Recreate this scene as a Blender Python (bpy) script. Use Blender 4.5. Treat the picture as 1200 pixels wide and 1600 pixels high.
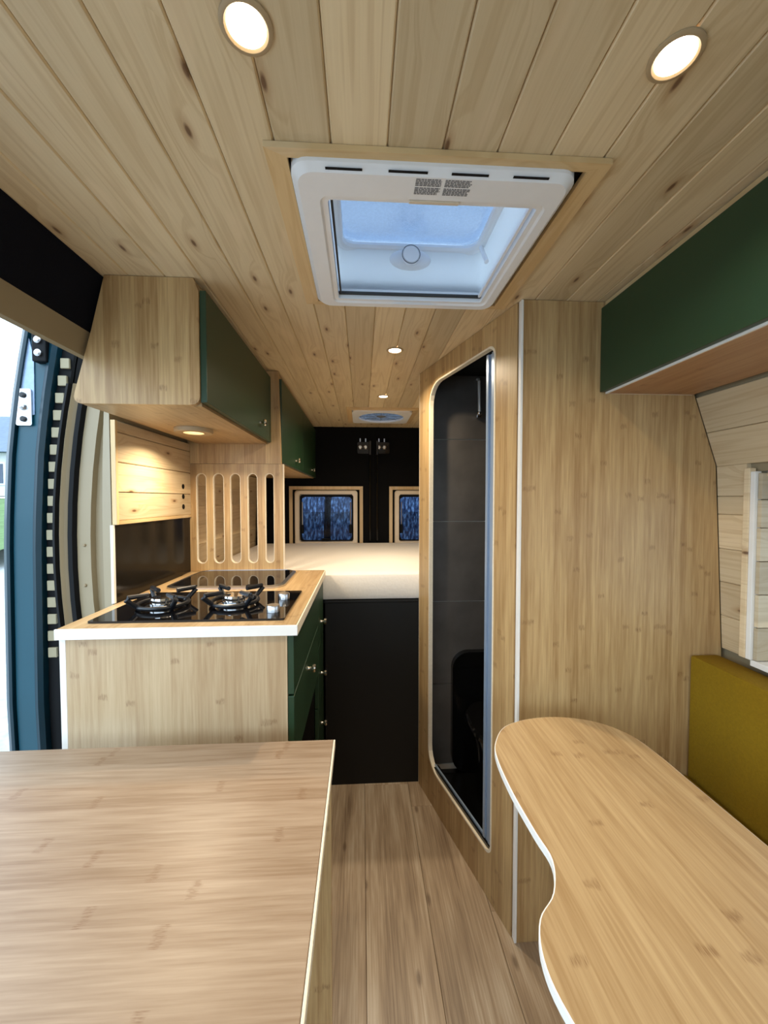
import bpy, bmesh, math, random
from mathutils import Vector, Matrix
from mathutils.geometry import tessellate_polygon
random.seed(7)
for o in list(bpy.data.objects): bpy.data.objects.remove(o)
SC = bpy.context.scene; COL = SC.collection

# ------------------------------------------------------------------ camera
F = 610.0; EYE = Vector((0, 0, 1.312))
yaw = math.atan(35/F); pit = math.atan(20/math.hypot(F, 35))
cd = bpy.data.cameras.new('camera'); cam = bpy.data.objects.new('camera', cd); COL.objects.link(cam)
cd.sensor_fit = 'VERTICAL'; cd.sensor_height = 24.0; cd.lens = 24.0*F/1600.0
cd.clip_start = 0.02; cd.clip_end = 300
cam.location = EYE; cam.rotation_euler = (math.pi/2-pit, 0, -yaw)
SC.camera = cam
# ------------------------------------------------------------------ world: flat overcast sky
w = bpy.data.worlds.new('overcast_sky'); SC.world = w; w.use_nodes = True
bg = w.node_tree.nodes['Background']
bg.inputs['Color'].default_value = (0.66, 0.83, 1.0, 1); bg.inputs['Strength'].default_value = 2.7
# ------------------------------------------------------------------ exposure
SC.view_settings.view_transform = 'Standard'; SC.view_settings.look = 'None'
SC.view_settings.gamma = 1.0; SC.view_settings.use_curve_mapping = False
SC.view_settings.exposure = 0.52

CEIL = 1.872
# ================================================================== materials
class NT:
    def __init__(s, name):
        s.m = bpy.data.materials.new(name); s.m.use_nodes = True
        s.t = s.m.node_tree; s.b = s.t.nodes['Principled BSDF']; s.out = s.t.nodes['Material Output']
    def n(s, typ, **kw):
        nd = s.t.nodes.new(typ)
        for k, v in kw.items():
            if k.startswith('_'): setattr(nd, k[1:], v)
            else:
                key = int(k[1:]) if k[0] == 'i' and k[1:].isdigit() else k
                s.set(nd.inputs[key], v)
        return nd
    def set(s, inp, v):
        if isinstance(v, bpy.types.NodeSocket): s.t.links.new(v, inp)
        else: inp.default_value = v
    def math(s, op, a, b=None, c=None):
        nd = s.t.nodes.new('ShaderNodeMath'); nd.operation = op
        s.set(nd.inputs[0], a)
        if b is not None: s.set(nd.inputs[1], b)
        if c is not None: s.set(nd.inputs[2], c)
        return nd.outputs[0]
    def mix(s, f, a, b, typ='MIX'):
        nd = s.t.nodes.new('ShaderNodeMix'); nd.data_type = 'RGBA'; nd.blend_type = typ
        s.set(nd.inputs[0], f); s.set(nd.inputs[6], a); s.set(nd.inputs[7], b)
        return nd.outputs[2]
    def ramp(s, f, stops):
        nd = s.t.nodes.new('ShaderNodeValToRGB'); s.set(nd.inputs[0], f)
        e = nd.color_ramp.elements
        while len(e) < len(stops): e.new(0.5)
        for i, (p, c) in enumerate(stops): e[i].position = p; e[i].color = c if len(c) == 4 else (*c, 1)
        return nd.outputs[0]
    def maprange(s, v, a, b, c=0.0, d=1.0):
        nd = s.t.nodes.new('ShaderNodeMapRange'); s.set(nd.inputs[0], v)
        for i, x in enumerate((a, b, c, d)): nd.inputs[i+1].default_value = x
        return nd.outputs[0]
    def objxyz(s, seeded=True):
        tc = s.n('ShaderNodeTexCoord')
        sep = s.n('ShaderNodeSeparateXYZ'); s.t.links.new(tc.outputs['Object'], sep.inputs[0])
        r = s.n('ShaderNodeObjectInfo').outputs['Random']
        return sep.outputs[0], sep.outputs[1], sep.outputs[2], r
    def vec(s, x, y, z):
        nd = s.t.nodes.new('ShaderNodeCombineXYZ')
        for i, v in enumerate((x, y, z)): s.set(nd.inputs[i], v)
        return nd.outputs[0]
    def noise(s, v, scale=1.0, detail=4.0, rough=0.55):
        nd = s.n('ShaderNodeTexNoise', Vector=v, Scale=scale, Detail=detail, Roughness=rough)
        return nd.outputs[0]
    def bump(s, h, strength=0.2, dist=0.002):
        nd = s.n('ShaderNodeBump', Strength=strength, Distance=dist, Height=h)
        s.set(s.b.inputs['Normal'], nd.outputs[0])

def srgb(r, g, b):
    f = lambda c: (c/255/12.92) if c/255 <= 0.04045 else ((c/255+0.055)/1.055)**2.4
    return (f(r), f(g), f(b), 1)

def plain(name, col, rough=0.5, metal=0.0, noise=0.06, nscale=30, bump=0.0, coat=0.0, spec=0.5, sheen=0.0):
    t = NT(name); x, y, z, r = t.objxyz()
    v = t.vec(x, y, z); n = t.noise(v, nscale, 3)
    k = t.maprange(n, 0.2, 0.8, 1-noise, 1+noise)
    g = t.n('ShaderNodeCombineColor', i0=k, i1=k, i2=k).outputs[0]
    t.set(t.b.inputs['Base Color'], t.mix(1.0, col, g, 'MULTIPLY'))
    t.b.inputs['Roughness'].default_value = rough; t.b.inputs['Metallic'].default_value = metal
    t.b.inputs['Coat Weight'].default_value = coat; t.b.inputs['Specular IOR Level'].default_value = spec
    t.b.inputs['Sheen Weight'].default_value = sheen
    if bump: t.bump(n, bump, 0.003)
    return t.m

AX = {'X': 0, 'Y': 1, 'Z': 2}
def pine(name, along='Y', across='X', base=(206, 174, 128), dark=(170, 130, 82), knots=True, rough=0.42):
    t = NT(name); xyz = t.objxyz(); r = xyz[3]
    a = t.math('ADD', xyz[AX[along]], t.math('MULTIPLY', r, 37.0)); c = t.math('ADD', xyz[AX[across]], t.math('MULTIPLY', r, 11.3))
    kn = t.n('ShaderNodeTexVoronoi', _voronoi_dimensions='2D', Vector=t.vec(t.math('MULTIPLY', c, 11.0), t.math('MULTIPLY', a, 3.6), 0.0), Scale=1.0)
    d = kn.outputs['Distance']; kc = t.n('ShaderNodeSeparateColor', Color=kn.outputs['Color']).outputs[0]
    use = t.math('GREATER_THAN', kc, 0.40)
    near = t.math('MULTIPLY', t.maprange(d, 0.0, 0.35, 1.0, 0.0), use)
    g = t.noise(t.vec(t.math('ADD', t.math('MULTIPLY', c, 16.0), t.math('MULTIPLY', near, 0.6)), t.math('MULTIPLY', a, 0.7), r), 1.0, 3)
    rings = t.math('SINE', t.math('MULTIPLY', g, 55.0))
    fine = t.noise(t.vec(t.math('MULTIPLY', c, 260.0), t.math('MULTIPLY', a, 6.0), r), 1.0, 3)
    blot = t.noise(t.vec(t.math('MULTIPLY', c, 9.0), t.math('MULTIPLY', a, 2.6), r), 1.0, 2)
    f = t.math('ADD', t.math('MULTIPLY', t.maprange(rings, 0.1, 1.0), 0.30), t.math('MULTIPLY', t.maprange(fine, 0.35, 0.75), 0.22))
    f = t.math('ADD', f, t.math('MULTIPLY', t.maprange(blot, 0.35, 0.75), 0.25))
    col = t.mix(f, srgb(*base), srgb(*dark))
    pale = t.maprange(t.noise(t.vec(t.math('MULTIPLY', c, 22.0), t.math('MULTIPLY', a, 5.0), 3.0), 1.0, 1), 0.62, 0.70)
    col = t.mix(t.math('MULTIPLY', pale, 0.5), col, srgb(228, 205, 168))
    tone = t.maprange(t.n('ShaderNodeTexWhiteNoise', _noise_dimensions='1D', W=t.math('MULTIPLY', r, 91.0)).outputs[0], 0, 1, 0.80, 1.14)
    col = t.mix(1.0, col, t.n('ShaderNodeCombineColor', i0=tone, i1=tone, i2=tone).outputs[0], 'MULTIPLY')
    if knots:
        halo = t.math('MULTIPLY', t.maprange(d, 0.05, 0.14, 1.0, 0.0), use)
        core = t.math('MULTIPLY', t.maprange(d, 0.025, 0.055, 1.0, 0.0), use)
        col = t.mix(t.math('MULTIPLY', halo, 0.45), col, srgb(158, 112, 66))
        col = t.mix(t.math('MULTIPLY', core, 0.85), col, srgb(92, 58, 34))
    t.set(t.b.inputs['Base Color'], col); t.b.inputs['Roughness'].default_value = rough
    t.bump(fine, 0.12, 0.001)
    return t.m

def bamboo(name, along='Z', across='X', base=(214, 182, 130), dark=(164, 128, 82), rough=0.38, strip=0.019):
    t = NT(name); xyz = t.objxyz(); r = xyz[3]
    a = t.math('ADD', xyz[AX[along]], t.math('MULTIPLY', r, 17.0)); c = t.math('ADD', xyz[AX[across]], t.math('MULTIPLY', r, 5.3))
    sid = t.math('FLOOR', t.math('DIVIDE', c, strip))
    blk = t.math('FLOOR', t.math('DIVIDE', c, strip*3.0))
    r1 = t.n('ShaderNodeTexWhiteNoise', _noise_dimensions='1D', W=sid).outputs[0]
    r2 = t.n('ShaderNodeTexWhiteNoise', _noise_dimensions='1D', W=t.math('ADD', blk, 0.37)).outputs[0]
    fine = t.noise(t.vec(t.math('MULTIPLY', c, 330.0), t.math('MULTIPLY', a, 9.0), r), 1.0, 3)
    med = t.noise(t.vec(t.math('MULTIPLY', c, 130.0), t.math('MULTIPLY', a, 6.0), r), 1.0, 4)
    f = t.math('ADD', t.math('MULTIPLY', r1, 0.40), t.math('MULTIPLY', r2, 0.30))
    f = t.math('ADD', f, t.math('MULTIPLY', t.maprange(fine, 0.3, 0.75), 0.30))
    f = t.math('ADD', f, t.math('MULTIPLY', t.maprange(med, 0.35, 0.70), 0.48))
    col = t.mix(t.math('MULTIPLY', f, 0.95), srgb(*base), srgb(*dark))
    # growth nodes of the bamboo: short dark dashes across a strip
    wob = t.math('MULTIPLY', t.noise(t.vec(t.math('MULTIPLY', c, 110.0), t.math('MULTIPLY', a, 40.0), 0.0), 1.0, 2), 0.05)
    fr = t.math('FRACT', t.math('ADD', t.math('ADD', t.math('MULTIPLY', a, 2.6), t.math('MULTIPLY', r1, 7.0)), wob))
    mk = t.maprange(t.math('ABSOLUTE', t.math('SUBTRACT', fr, 0.5)), 0.008, 0.024, 1.0, 0.0)
    brk = t.maprange(t.noise(t.vec(t.math('MULTIPLY', c, 650.0), t.math('MULTIPLY', a, 60.0), 2.0), 1.0, 2), 0.42, 0.60)
    sel = t.math('GREATER_THAN', r1, 0.25)
    mk = t.math('MULTIPLY', t.math('MULTIPLY', mk, sel), t.math('ADD', t.math('MULTIPLY', brk, 0.75), 0.12))
    col = t.mix(t.math('MULTIPLY', mk, 0.6), col, srgb(112, 74, 40))
    t.set(t.b.inputs['Base Color'], col); t.b.inputs['Roughness'].default_value = rough
    t.bump(fine, 0.06, 0.001)
    return t.m

def oakfloor(name):
    t = NT(name); x, y, z, r = t.objxyz()
    a = t.math('ADD', y, t.math('MULTIPLY', r, 23.0)); c = t.math('ADD', x, t.math('MULTIPLY', r, 7.0))
    big = t.noise(t.vec(t.math('MULTIPLY', c, 14.0), t.math('MULTIPLY', a, 1.7), r), 1.0, 4, 0.6)
    fine = t.noise(t.vec(t.math('MULTIPLY', c, 190.0), t.math('MULTIPLY', a, 5.0), r), 1.0, 4)
    f = t.math('ADD', t.math('MULTIPLY', t.maprange(big, 0.3, 0.7), 0.6), t.math('MULTIPLY', t.maprange(fine, 0.3, 0.7), 0.4))
    col = t.ramp(f, [(0.1, srgb(200, 184, 162)), (0.5, srgb(168, 146, 120)), (0.92, srgb(122, 100, 78))])
    kn = t.n('ShaderNodeTexVoronoi', _voronoi_dimensions='2D', Vector=t.vec(t.math('MULTIPLY', c, 6.0), t.math('MULTIPLY', a, 2.4), 0.0), Scale=1.0).outputs['Distance']
    col = t.mix(t.maprange(kn, 0.02, 0.06, 0.6, 0.0), col, srgb(84, 62, 44))
    t.set(t.b.inputs['Base Color'], col); t.b.inputs['Roughness'].default_value = 0.42
    t.bump(fine, 0.1, 0.001)
    return t.m

def emit(name, col, s):
    t = NT(name); t.b.inputs['Base Color'].default_value = col
    t.b.inputs['Emission Color'].default_value = col; t.b.inputs['Emission Strength'].default_value = s
    return t.m

def pane(name, tint, gloss=0.08, drops=0.0, rough=0.02, dscale=140.0, streak=1.0):
    """thin sheet of glass or acrylic: tinted see-through plus a weak mirror, with rain drops"""
    t = NT(name); x, y, z, r = t.objxyz()
    tr = t.n('ShaderNodeBsdfTransparent'); gl = t.n('ShaderNodeBsdfGlossy', Roughness=rough)
    col = tint
    if drops:
        n = t.noise(t.vec(t.math('MULTIPLY', x, dscale), t.math('MULTIPLY', y, dscale), t.math('MULTIPLY', z, dscale*streak)), 1.0, 3, 0.65)
        d = t.maprange(n, 0.42, 0.68)
        col = t.mix(t.math('MULTIPLY', d, drops), tint, (min(1, tint[0]*4.2), min(1, tint[1]*3.8), min(1, tint[2]*3.0), 1))
        h = t.n('ShaderNodeBump', Strength=0.4, Distance=0.002, Height=n)
        t.set(gl.inputs['Normal'], h.outputs[0])
    t.set(tr.inputs['Color'], col)
    fres = t.n('ShaderNodeFresnel', IOR=1.45)
    f = t.math('ADD', t.math('MULTIPLY', fres.outputs[0], 0.5), gloss*0.3)
    mx = t.n('ShaderNodeMixShader', i0=f, i1=tr.outputs[0], i2=gl.outputs[0])
    t.set(t.out.inputs['Surface'], mx.outputs[0])
    return t.m

M = {}
M['pine_y'] = pine('pine_ceiling', 'Y', 'X', base=(224, 204, 166), dark=(190, 162, 118))
M['pine_wall'] = pine('pine_wall_planks', 'Y', 'Z', base=(226, 204, 166), dark=(192, 160, 116))
M['pine_trim'] = pine('pine_trim', 'Y', 'X', base=(222, 192, 142), dark=(196, 158, 106), knots=False)
M['pine_trim_x'] = pine('pine_trim_across', 'X', 'Y', base=(222, 192, 142), dark=(196, 158, 106), knots=False)
M['pine_reveal'] = pine('pine_reveal', 'X', 'Z', base=(206, 190, 160), dark=(176, 152, 116))
M['bam_z'] = bamboo('bamboo_upright', 'Z', 'X')
M['bam_zy'] = bamboo('bamboo_upright_side', 'Z', 'Y')
M['bam_x'] = bamboo('bamboo_table', 'X', 'Y', base=(180, 156, 130), dark=(138, 111, 84), strip=0.03)
M['bam_y'] = bamboo('bamboo_kidney', 'Y', 'X', base=(204, 176, 132), dark=(162, 130, 88), strip=0.024)
M['bam_kz'] = bamboo('bamboo_kitchen', 'Z', 'X', base=(206, 184, 148), dark=(174, 146, 110), strip=0.022)
M['ply_edge'] = plain('birch_ply_edge', srgb(236, 222, 196), 0.5, noise=0.08, nscale=120)
M['white_edge'] = plain('white_edge_band', srgb(240, 236, 228), 0.4, noise=0.02)
M['floor'] = oakfloor('oak_vinyl_floor')
M['green'] = plain('green_lacquer', srgb(31, 58, 35), 0.42, noise=0.03)
M['green_dark'] = plain('green_lacquer_kitchen', srgb(31, 58, 35), 0.42, noise=0.03)
M['black'] = plain('black_board', srgb(13, 12, 9), 0.45, noise=0.05, spec=0.3)
M['black_matt'] = plain('black_felt', srgb(10, 10, 11), 0.95, noise=0.25, nscale=300, bump=0.15, spec=0.2)
M['navy_felt'] = plain('navy_felt', srgb(8, 10, 20), 0.95, noise=0.25, nscale=300, bump=0.15, spec=0.2)
M['rubber'] = plain('black_rubber', srgb(6, 6, 7), 0.6, noise=0.05, spec=0.2)
M['cream'] = plain('cream_body_paint', srgb(148, 132, 103), 0.38, noise=0.03, nscale=8)
M['tan'] = plain('tan_body_paint', srgb(146, 128, 98), 0.45, noise=0.03, nscale=8)
M['teal'] = plain('teal_door_paint', srgb(3, 70, 86), 0.4, noise=0.06, nscale=6, coat=0.1)
M['teal_shaded'] = plain('shaded_teal_door_paint', srgb(4, 44, 56), 0.35, noise=0.06, nscale=6)  # darker copy of the door teal, shade put into the colour
M['plate_blue'] = plain('pale_steel_plate', srgb(150, 172, 200), 0.35, 0.3, noise=0.15, nscale=60)
M['tab'] = plain('cream_tab', srgb(158, 146, 116), 0.5, noise=0.04)
M['white_plastic'] = plain('white_plastic', srgb(238, 239, 240), 0.35, noise=0.02)
_f = NT('frosted_white_plastic'); _tl = _f.n('ShaderNodeBsdfTranslucent', Color=(0.85, 0.88, 0.9, 1)); _f.b.inputs['Base Color'].default_value = srgb(226, 228, 230); _f.b.inputs['Roughness'].default_value = 0.35
_mx = _f.n('ShaderNodeMixShader', i0=0.5, i1=_f.b.outputs[0], i2=_tl.outputs[0]); _f.set(_f.out.inputs['Surface'], _mx.outputs[0]); M['frosted'] = _f.m
M['cream_plastic'] = plain('cream_plastic', srgb(222, 206, 182), 0.4, noise=0.02)
M['grey_print'] = plain('grey_print', srgb(120, 122, 126), 0.6, noise=0.1)
M['mattress'] = plain('mattress_cover', srgb(232, 224, 212), 0.9, noise=0.04, nscale=90, bump=0.25, sheen=0.2)
M['mustard'] = plain('mustard_fabric', srgb(136, 107, 18), 0.95, noise=0.12, nscale=220, bump=0.4, spec=0.2)
M['hob'] = plain('black_hob_glass', (0.004, 0.004, 0.005, 1), 0.04, noise=0.0)
M['splash'] = plain('black_gloss_panel', (0.006, 0.005, 0.004, 1), 0.16, noise=0.0, spec=0.2)
M['chrome'] = plain('chrome', (0.85, 0.85, 0.86, 1), 0.12, 1.0, noise=0.02)
M['steel'] = plain('brushed_steel', (0.62, 0.62, 0.63, 1), 0.28, 1.0, noise=0.05)
M['bright'] = plain('chrome_painted_sheen', (0.9, 0.88, 0.84, 1), 0.35, 0.6, noise=0.02)  # pale, partly diffuse colour stands in for the chrome's bright reflections
M['nickel'] = plain('nickel', (0.72, 0.66, 0.55, 1), 0.22, 1.0, noise=0.02)
M['iron'] = plain('black_cast_iron', srgb(18, 20, 24), 0.35, noise=0.1)
M['alu'] = plain('aluminium_daylight_blue', (0.34, 0.43, 0.56, 1), 0.3, 0.35, noise=0.03)  # blue of reflected daylight put into the base colour, little metal
M['tile'] = plain('charcoal_tile', srgb(80, 75, 70), 0.38, noise=0.30, nscale=9)
M['grout'] = plain('grey_grout', srgb(196, 188, 176), 0.9, noise=0.05)
M['black_gloss'] = plain('black_gloss_plastic', (0.004, 0.004, 0.004, 1), 0.10, noise=0.0)
M['lamp'] = emit('lamp_diffuser', (1.0, 0.84, 0.62, 1), 9)
M['lamp_ring'] = plain('lamp_ring', srgb(176, 152, 116), 0.5, noise=0.02)
M['sky_pane'] = pane('roof_dome_acrylic', (0.115, 0.16, 0.24, 1), gloss=0.0, drops=0.10, dscale=160)
M['rear_pane'] = pane('rainy_window_acrylic', (0.055, 0.08, 0.135, 1), gloss=0.0, drops=1.0, dscale=60, streak=0.35)
M['side_pane'] = pane('side_window_acrylic', (0.75, 0.78, 0.8, 1))
M['fan'] = pane('fan_mesh', (0.30, 0.32, 0.36, 1), gloss=0.0, drops=0.3, dscale=200)
M['gravel'] = plain('pale_gravel', srgb(176, 178, 178), 0.95, noise=0.3, nscale=8)
M['grass'] = plain('lawn_grass', srgb(96, 122, 74), 0.95, noise=0.3, nscale=6)
M['house_wall'] = plain('white_render', srgb(222, 224, 226), 0.9, noise=0.04)
M['house_roof'] = plain('slate_roof', srgb(104, 118, 138), 0.8, noise=0.15, nscale=5)
M['house_glass'] = plain('dark_house_window', srgb(70, 84, 104), 0.15, noise=0.05)
M['bark'] = plain('wet_bark', srgb(52, 44, 40), 0.9, noise=0.3, nscale=12)
M['leaf'] = plain('dark_evergreen', srgb(30, 46, 34), 0.9, noise=0.4, nscale=7)
M['duct'] = plain('body_inside', srgb(60, 60, 60), 0.9)

# ================================================================== mesh helpers (all in world metres)
def box(bm, x0, x1, y0, y1, z0, z1, bev=0.0):
    vs = [bm.verts.new((x, y, z)) for x in (x0, x1) for y in (y0, y1) for z in (z0, z1)]
    fs = [bm.faces.new([vs[i] for i in q]) for q in ((0, 1, 3, 2), (4, 6, 7, 5), (0, 4, 5, 1), (2, 3, 7, 6), (0, 2, 6, 4), (1, 5, 7, 3))]
    if bev:
        es = list({e for f in fs for e in f.edges})
        bmesh.ops.bevel(bm, geom=es, offset=bev, segments=2, affect='EDGES', profile=0.6)
    return bm
def B(*a, **k): return box(bmesh.new(), *a, **k)
def loft(bm, loops, closed=True, cap0=False, cap1=False, wrap=False):
    rows = [[bm.verts.new(p) for p in L] for L in loops]
    n = len(rows[0]); m = len(rows)
    for i in range(m if wrap else m-1):
        A, Bq = rows[i], rows[(i+1) % m]
        for j in range(n if closed else n-1):
            k = (j+1) % n
            bm.faces.new((A[j], A[k], Bq[k], Bq[j]))
    if cap0: bm.faces.new(rows[0][::-1])
    if cap1: bm.faces.new(rows[-1])
    return bm
def rrect(x0, x1, y0, y1, r, n=5):
    pts = []
    for cx, cy, a0 in ((x1-r, y1-r, 0), (x0+r, y1-r, 90), (x0+r, y0+r, 180), (x1-r, y0+r, 270)):
        for i in range(n+1):
            a = math.radians(a0+90*i/n); pts.append((cx+r*math.cos(a), cy+r*math.sin(a)))
    return pts
def circle(cx, cy, r, n=24): return [(cx+r*math.cos(2*math.pi*i/n), cy+r*math.sin(2*math.pi*i/n)) for i in range(n)]
def plate(outer, holes, f0, f1, bm=None):
    """flat board with holes: f0/f1 map 2-D points to the two faces"""
    bm = bm or bmesh.new()
    loops = [outer]+list(holes)
    tris = tessellate_polygon([[Vector((p[0], p[1], 0)) for p in L] for L in loops])
    flat = [p for L in loops for p in L]
    a = [bm.verts.new(f0(*p)) for p in flat]; b = [bm.verts.new(f1(*p)) for p in flat]
    for t in tris:
        try: bm.faces.new([a[i] for i in t]); bm.faces.new([b[i] for i in reversed(t)])
        except ValueError: pass
    s = 0
    for L in loops:
        n = len(L)
        for i in range(n):
            j = (i+1) % n
            bm.faces.new((a[s+i], a[s+j], b[s+j], b[s+i]))
        s += n
    return bm
def lathe(bm, prof, origin, axis='Z', n=24):
    """prof: (radius, height) list; axis is the direction height grows"""
    o = Vector(origin)
    def pt(r, h, a):
        c, s_ = r*math.cos(a), r*math.sin(a)
        return {'Z': o+Vector((c, s_, h)), '-Z': o+Vector((c, s_, -h)), 'X': o+Vector((h, c, s_)), '-X': o+Vector((-h, c, s_)), 'Y': o+Vector((c, h, s_)), '-Y': o+Vector((c, -h, s_))}[axis]
    loops = [[pt(max(r, 1e-5), h, 2*math.pi*i/n) for i in range(n)] for r, h in prof]
    return loft(bm, loops, cap0=True, cap1=True)
def tube(bm, pts, r, n=8, closed=False):
    pts = [Vector(p) for p in pts]; rows = []
    N = len(pts)
    for i, p in enumerate(pts):
        a = pts[i-1] if (i > 0 or closed) else p; b = pts[(i+1) % N] if (i < N-1 or closed) else p
        d = (b-a).normalized(); ref = Vector((0, 0, 1)) if abs(d.z) < 0.9 else Vector((1, 0, 0))
        u = d.cross(ref).normalized(); v = d.cross(u)
        rr = r[i] if isinstance(r, (list, tuple)) else r
        rows.append([p+rr*(math.cos(2*math.pi*j/n)*u+math.sin(2*math.pi*j/n)*v) for j in range(n)])
    return loft(bm, rows, cap0=not closed, cap1=not closed, wrap=closed)

WL = {}
def obj(name, bm, mat, parent=None, smooth=False, **tags):
    bmesh.ops.recalc_face_normals(bm, faces=bm.faces[:])
    lo = Vector([min(v.co[i] for v in bm.verts) for i in range(3)]); hi = Vector([max(v.co[i] for v in bm.verts) for i in range(3)])
    c = (lo+hi)/2
    if parent is None: c.z = lo.z
    for v in bm.verts: v.co -= c
    me = bpy.data.meshes.new(name); bm.to_mesh(me); bm.free()
    me.materials.append(M[mat] if isinstance(mat, str) else mat)
    if smooth:
        for p in me.polygons: p.use_smooth = True
        try: me.set_sharp_from_angle(angle=math.radians(35))
        except Exception: pass
    return link(name, me, c, parent, **tags)
def link(name, me, world, parent=None, **tags):
    o = bpy.data.objects.new(name, me); COL.objects.link(o)
    if parent is not None: o.parent = parent; o.location = Vector(world)-WL[parent.name]
    else: o.location = world
    WL[o.name] = Vector(world)
    for k, v in tags.items():
        if v is not None: o[k] = v
    return o
def thing(name, loc, label, category, group=None, kind=None):
    o = bpy.data.objects.new(name, None); COL.objects.link(o); o.location = loc; o.empty_display_size = 0.05
    WL[o.name] = Vector(loc); o['label'] = label
    if category: o['category'] = category
    if group: o['group'] = group
    if kind: o['kind'] = kind
    return o

# ================================================================== FLOOR
fl = obj('floor', B(-0.97, 1.16, -1.5, 3.12, -0.05, -0.008), 'duct', kind='structure', label='grey oak vinyl plank floor of the van aisle')
pw = 0.199
cols = [0.011+pw*i for i in range(-5, 6)]
joints = {0: [0.55, 1.75], 1: [0.35, 1.617], 2: [1.18], 3: [0.7, 1.9], -1: [0.9], -2: [1.3]}
mcache = {}
for i in range(-5, 5):
    x0 = 0.011+pw*i; x1 = min(x0+pw, 1.15); x0 = max(x0, -0.96)
    ys = [-1.5]+joints.get(i, [0.4+0.17*(i % 4), 1.6])+[3.1]
    for a, b in zip(ys, ys[1:]):
        bm = bmesh.new(); e = 0.0012
        sec = [(x0+0.0004, -0.008), (x0+0.0004, -e), (x0+0.0004+e, 0), (x1-0.0004-e, 0), (x1-0.0004, -e), (x1-0.0004, -0.008)]
        loft(bm, [[(p[0], a+0.0004, p[1]) for p in sec], [(p[0], b-0.0004, p[1]) for p in sec]], cap0=True, cap1=True)
        obj('plank', bm, 'floor', fl)

# ================================================================== CEILING
HX0, HX1, HY0, HY1 = -0.136, 0.399, 0.655, 1.112       # hatch cut-out (whole planks)
VX0, VX1, VY0, VY1 = -0.047, 0.309, 2.44, 2.79          # rear vent cut-out
cp = plate([(-0.70, -1.5), (0.93, -1.5), (0.93, 3.07), (-0.70, 3.07)],
           [[(HX0, HY0), (HX0, HY1), (HX1, HY1), (HX1, HY0)], [(VX0, VY0), (VX0, VY1), (VX1, VY1), (VX1, VY0)]],
           lambda x, y: (x, y, CEIL+0.0125), lambda x, y: (x, y, CEIL+0.04))
ce = obj('ceiling', cp, 'duct', kind='structure', label='pale knotty pine plank ceiling of the van')
PW = 0.0892
for k in range(-7, 11):
    x0 = -0.047+PW*k; x1 = min(x0+PW, 0.925)
    if x0 > 0.92: continue
    x0 = max(x0, -0.685)
    if HX0-0.01 <= x0 and x1 <= HX1+0.01:
        segs = [(-1.5, HY0), (HY1, 3.065)]
        if VX0-0.01 <= x0 and x1 <= VX1+0.01: segs = [(-1.5, HY0), (HY1, VY0), (VY1, 3.065)]
    else: segs = [(-1.5, 3.065)]
    for a, b in segs:
        bm = bmesh.new(); e = 0.0032; g = 0.0003
        sec = [(x0+g, CEIL+0.012), (x0+g, CEIL+e), (x0+g+e*0.8, CEIL), (x1-g-e*0.8, CEIL), (x1-g, CEIL+e), (x1-g, CEIL+0.012)]
        loft(bm, [[(p[0], a, p[1]) for p in sec], [(p[0], b, p[1]) for p in sec]], cap0=True, cap1=True)
        obj('plank', bm, 'pine_y', ce)

# ================================================================== LEFT SIDE
def sweep_y(sec, y0, y1):
    return loft(bmesh.new(), [[(x, y0, z) for x, z in sec], [(x, y1, z) for x, z in sec]], cap0=True, cap1=True)
# wall behind kitchen and bed
inner = [(-0.655, 1.872), (-0.69, 1.73), (-0.765, 1.55), (-0.80, 1.30), (-0.815, 1.0), (-0.815, -0.05)]
wl = obj('wall_left', sweep_y(inner+[(x-0.06, z) for x, z in inner[::-1]], 1.30, 3.12), 'cream', kind='structure', label='cream painted left side wall beside kitchen and bed')
def lxw(z):
    for (x1, z1), (x0, z0) in zip(inner, inner[1:]):
        if z0 <= z <= z1: return x0+(x1-x0)*(z-z0)/(z1-z0)
for k in range(6):
    z0_ = 0.90+0.095*k; z1_ = z0_+0.0945; e = 0.0016
    sec = [(lxw(z0_)+0.0003, z0_), (lxw(z0_)+0.010, z0_), (lxw(z0_)+0.0118, z0_+e), (lxw(z1_)+0.0118, z1_-e), (lxw(z1_)+0.010, z1_), (lxw(z1_)+0.0003, z1_)]
    obj('plank', sweep_y(sec, 1.80, 2.98), 'pine_wall', wl)
low = [(-0.815, 0.98), (-0.815, -0.05)]
wl2 = obj('wall_left_front', sweep_y(low+[(x-0.06, z) for x, z in low[::-1]], -1.5, -0.25), 'cream', kind='structure', label='low cream cab door panel ahead of the open side door')
obj('trim_1', sweep_y([(-0.648, 1.871), (-0.684, 1.733), (-0.70, 1.733), (-0.70, 1.871)], -1.5, 1.30), 'navy_felt', kind='structure', label='dark felt strip between ceiling and door header')
obj('trim_2', sweep_y([(-0.684, 1.732), (-0.700, 1.673), (-0.712, 1.670), (-0.722, 1.676), (-0.722, 1.732)], -0.25, 1.30), 'cream', kind='structure', label='cream metal header rail above the open side door')
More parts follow.
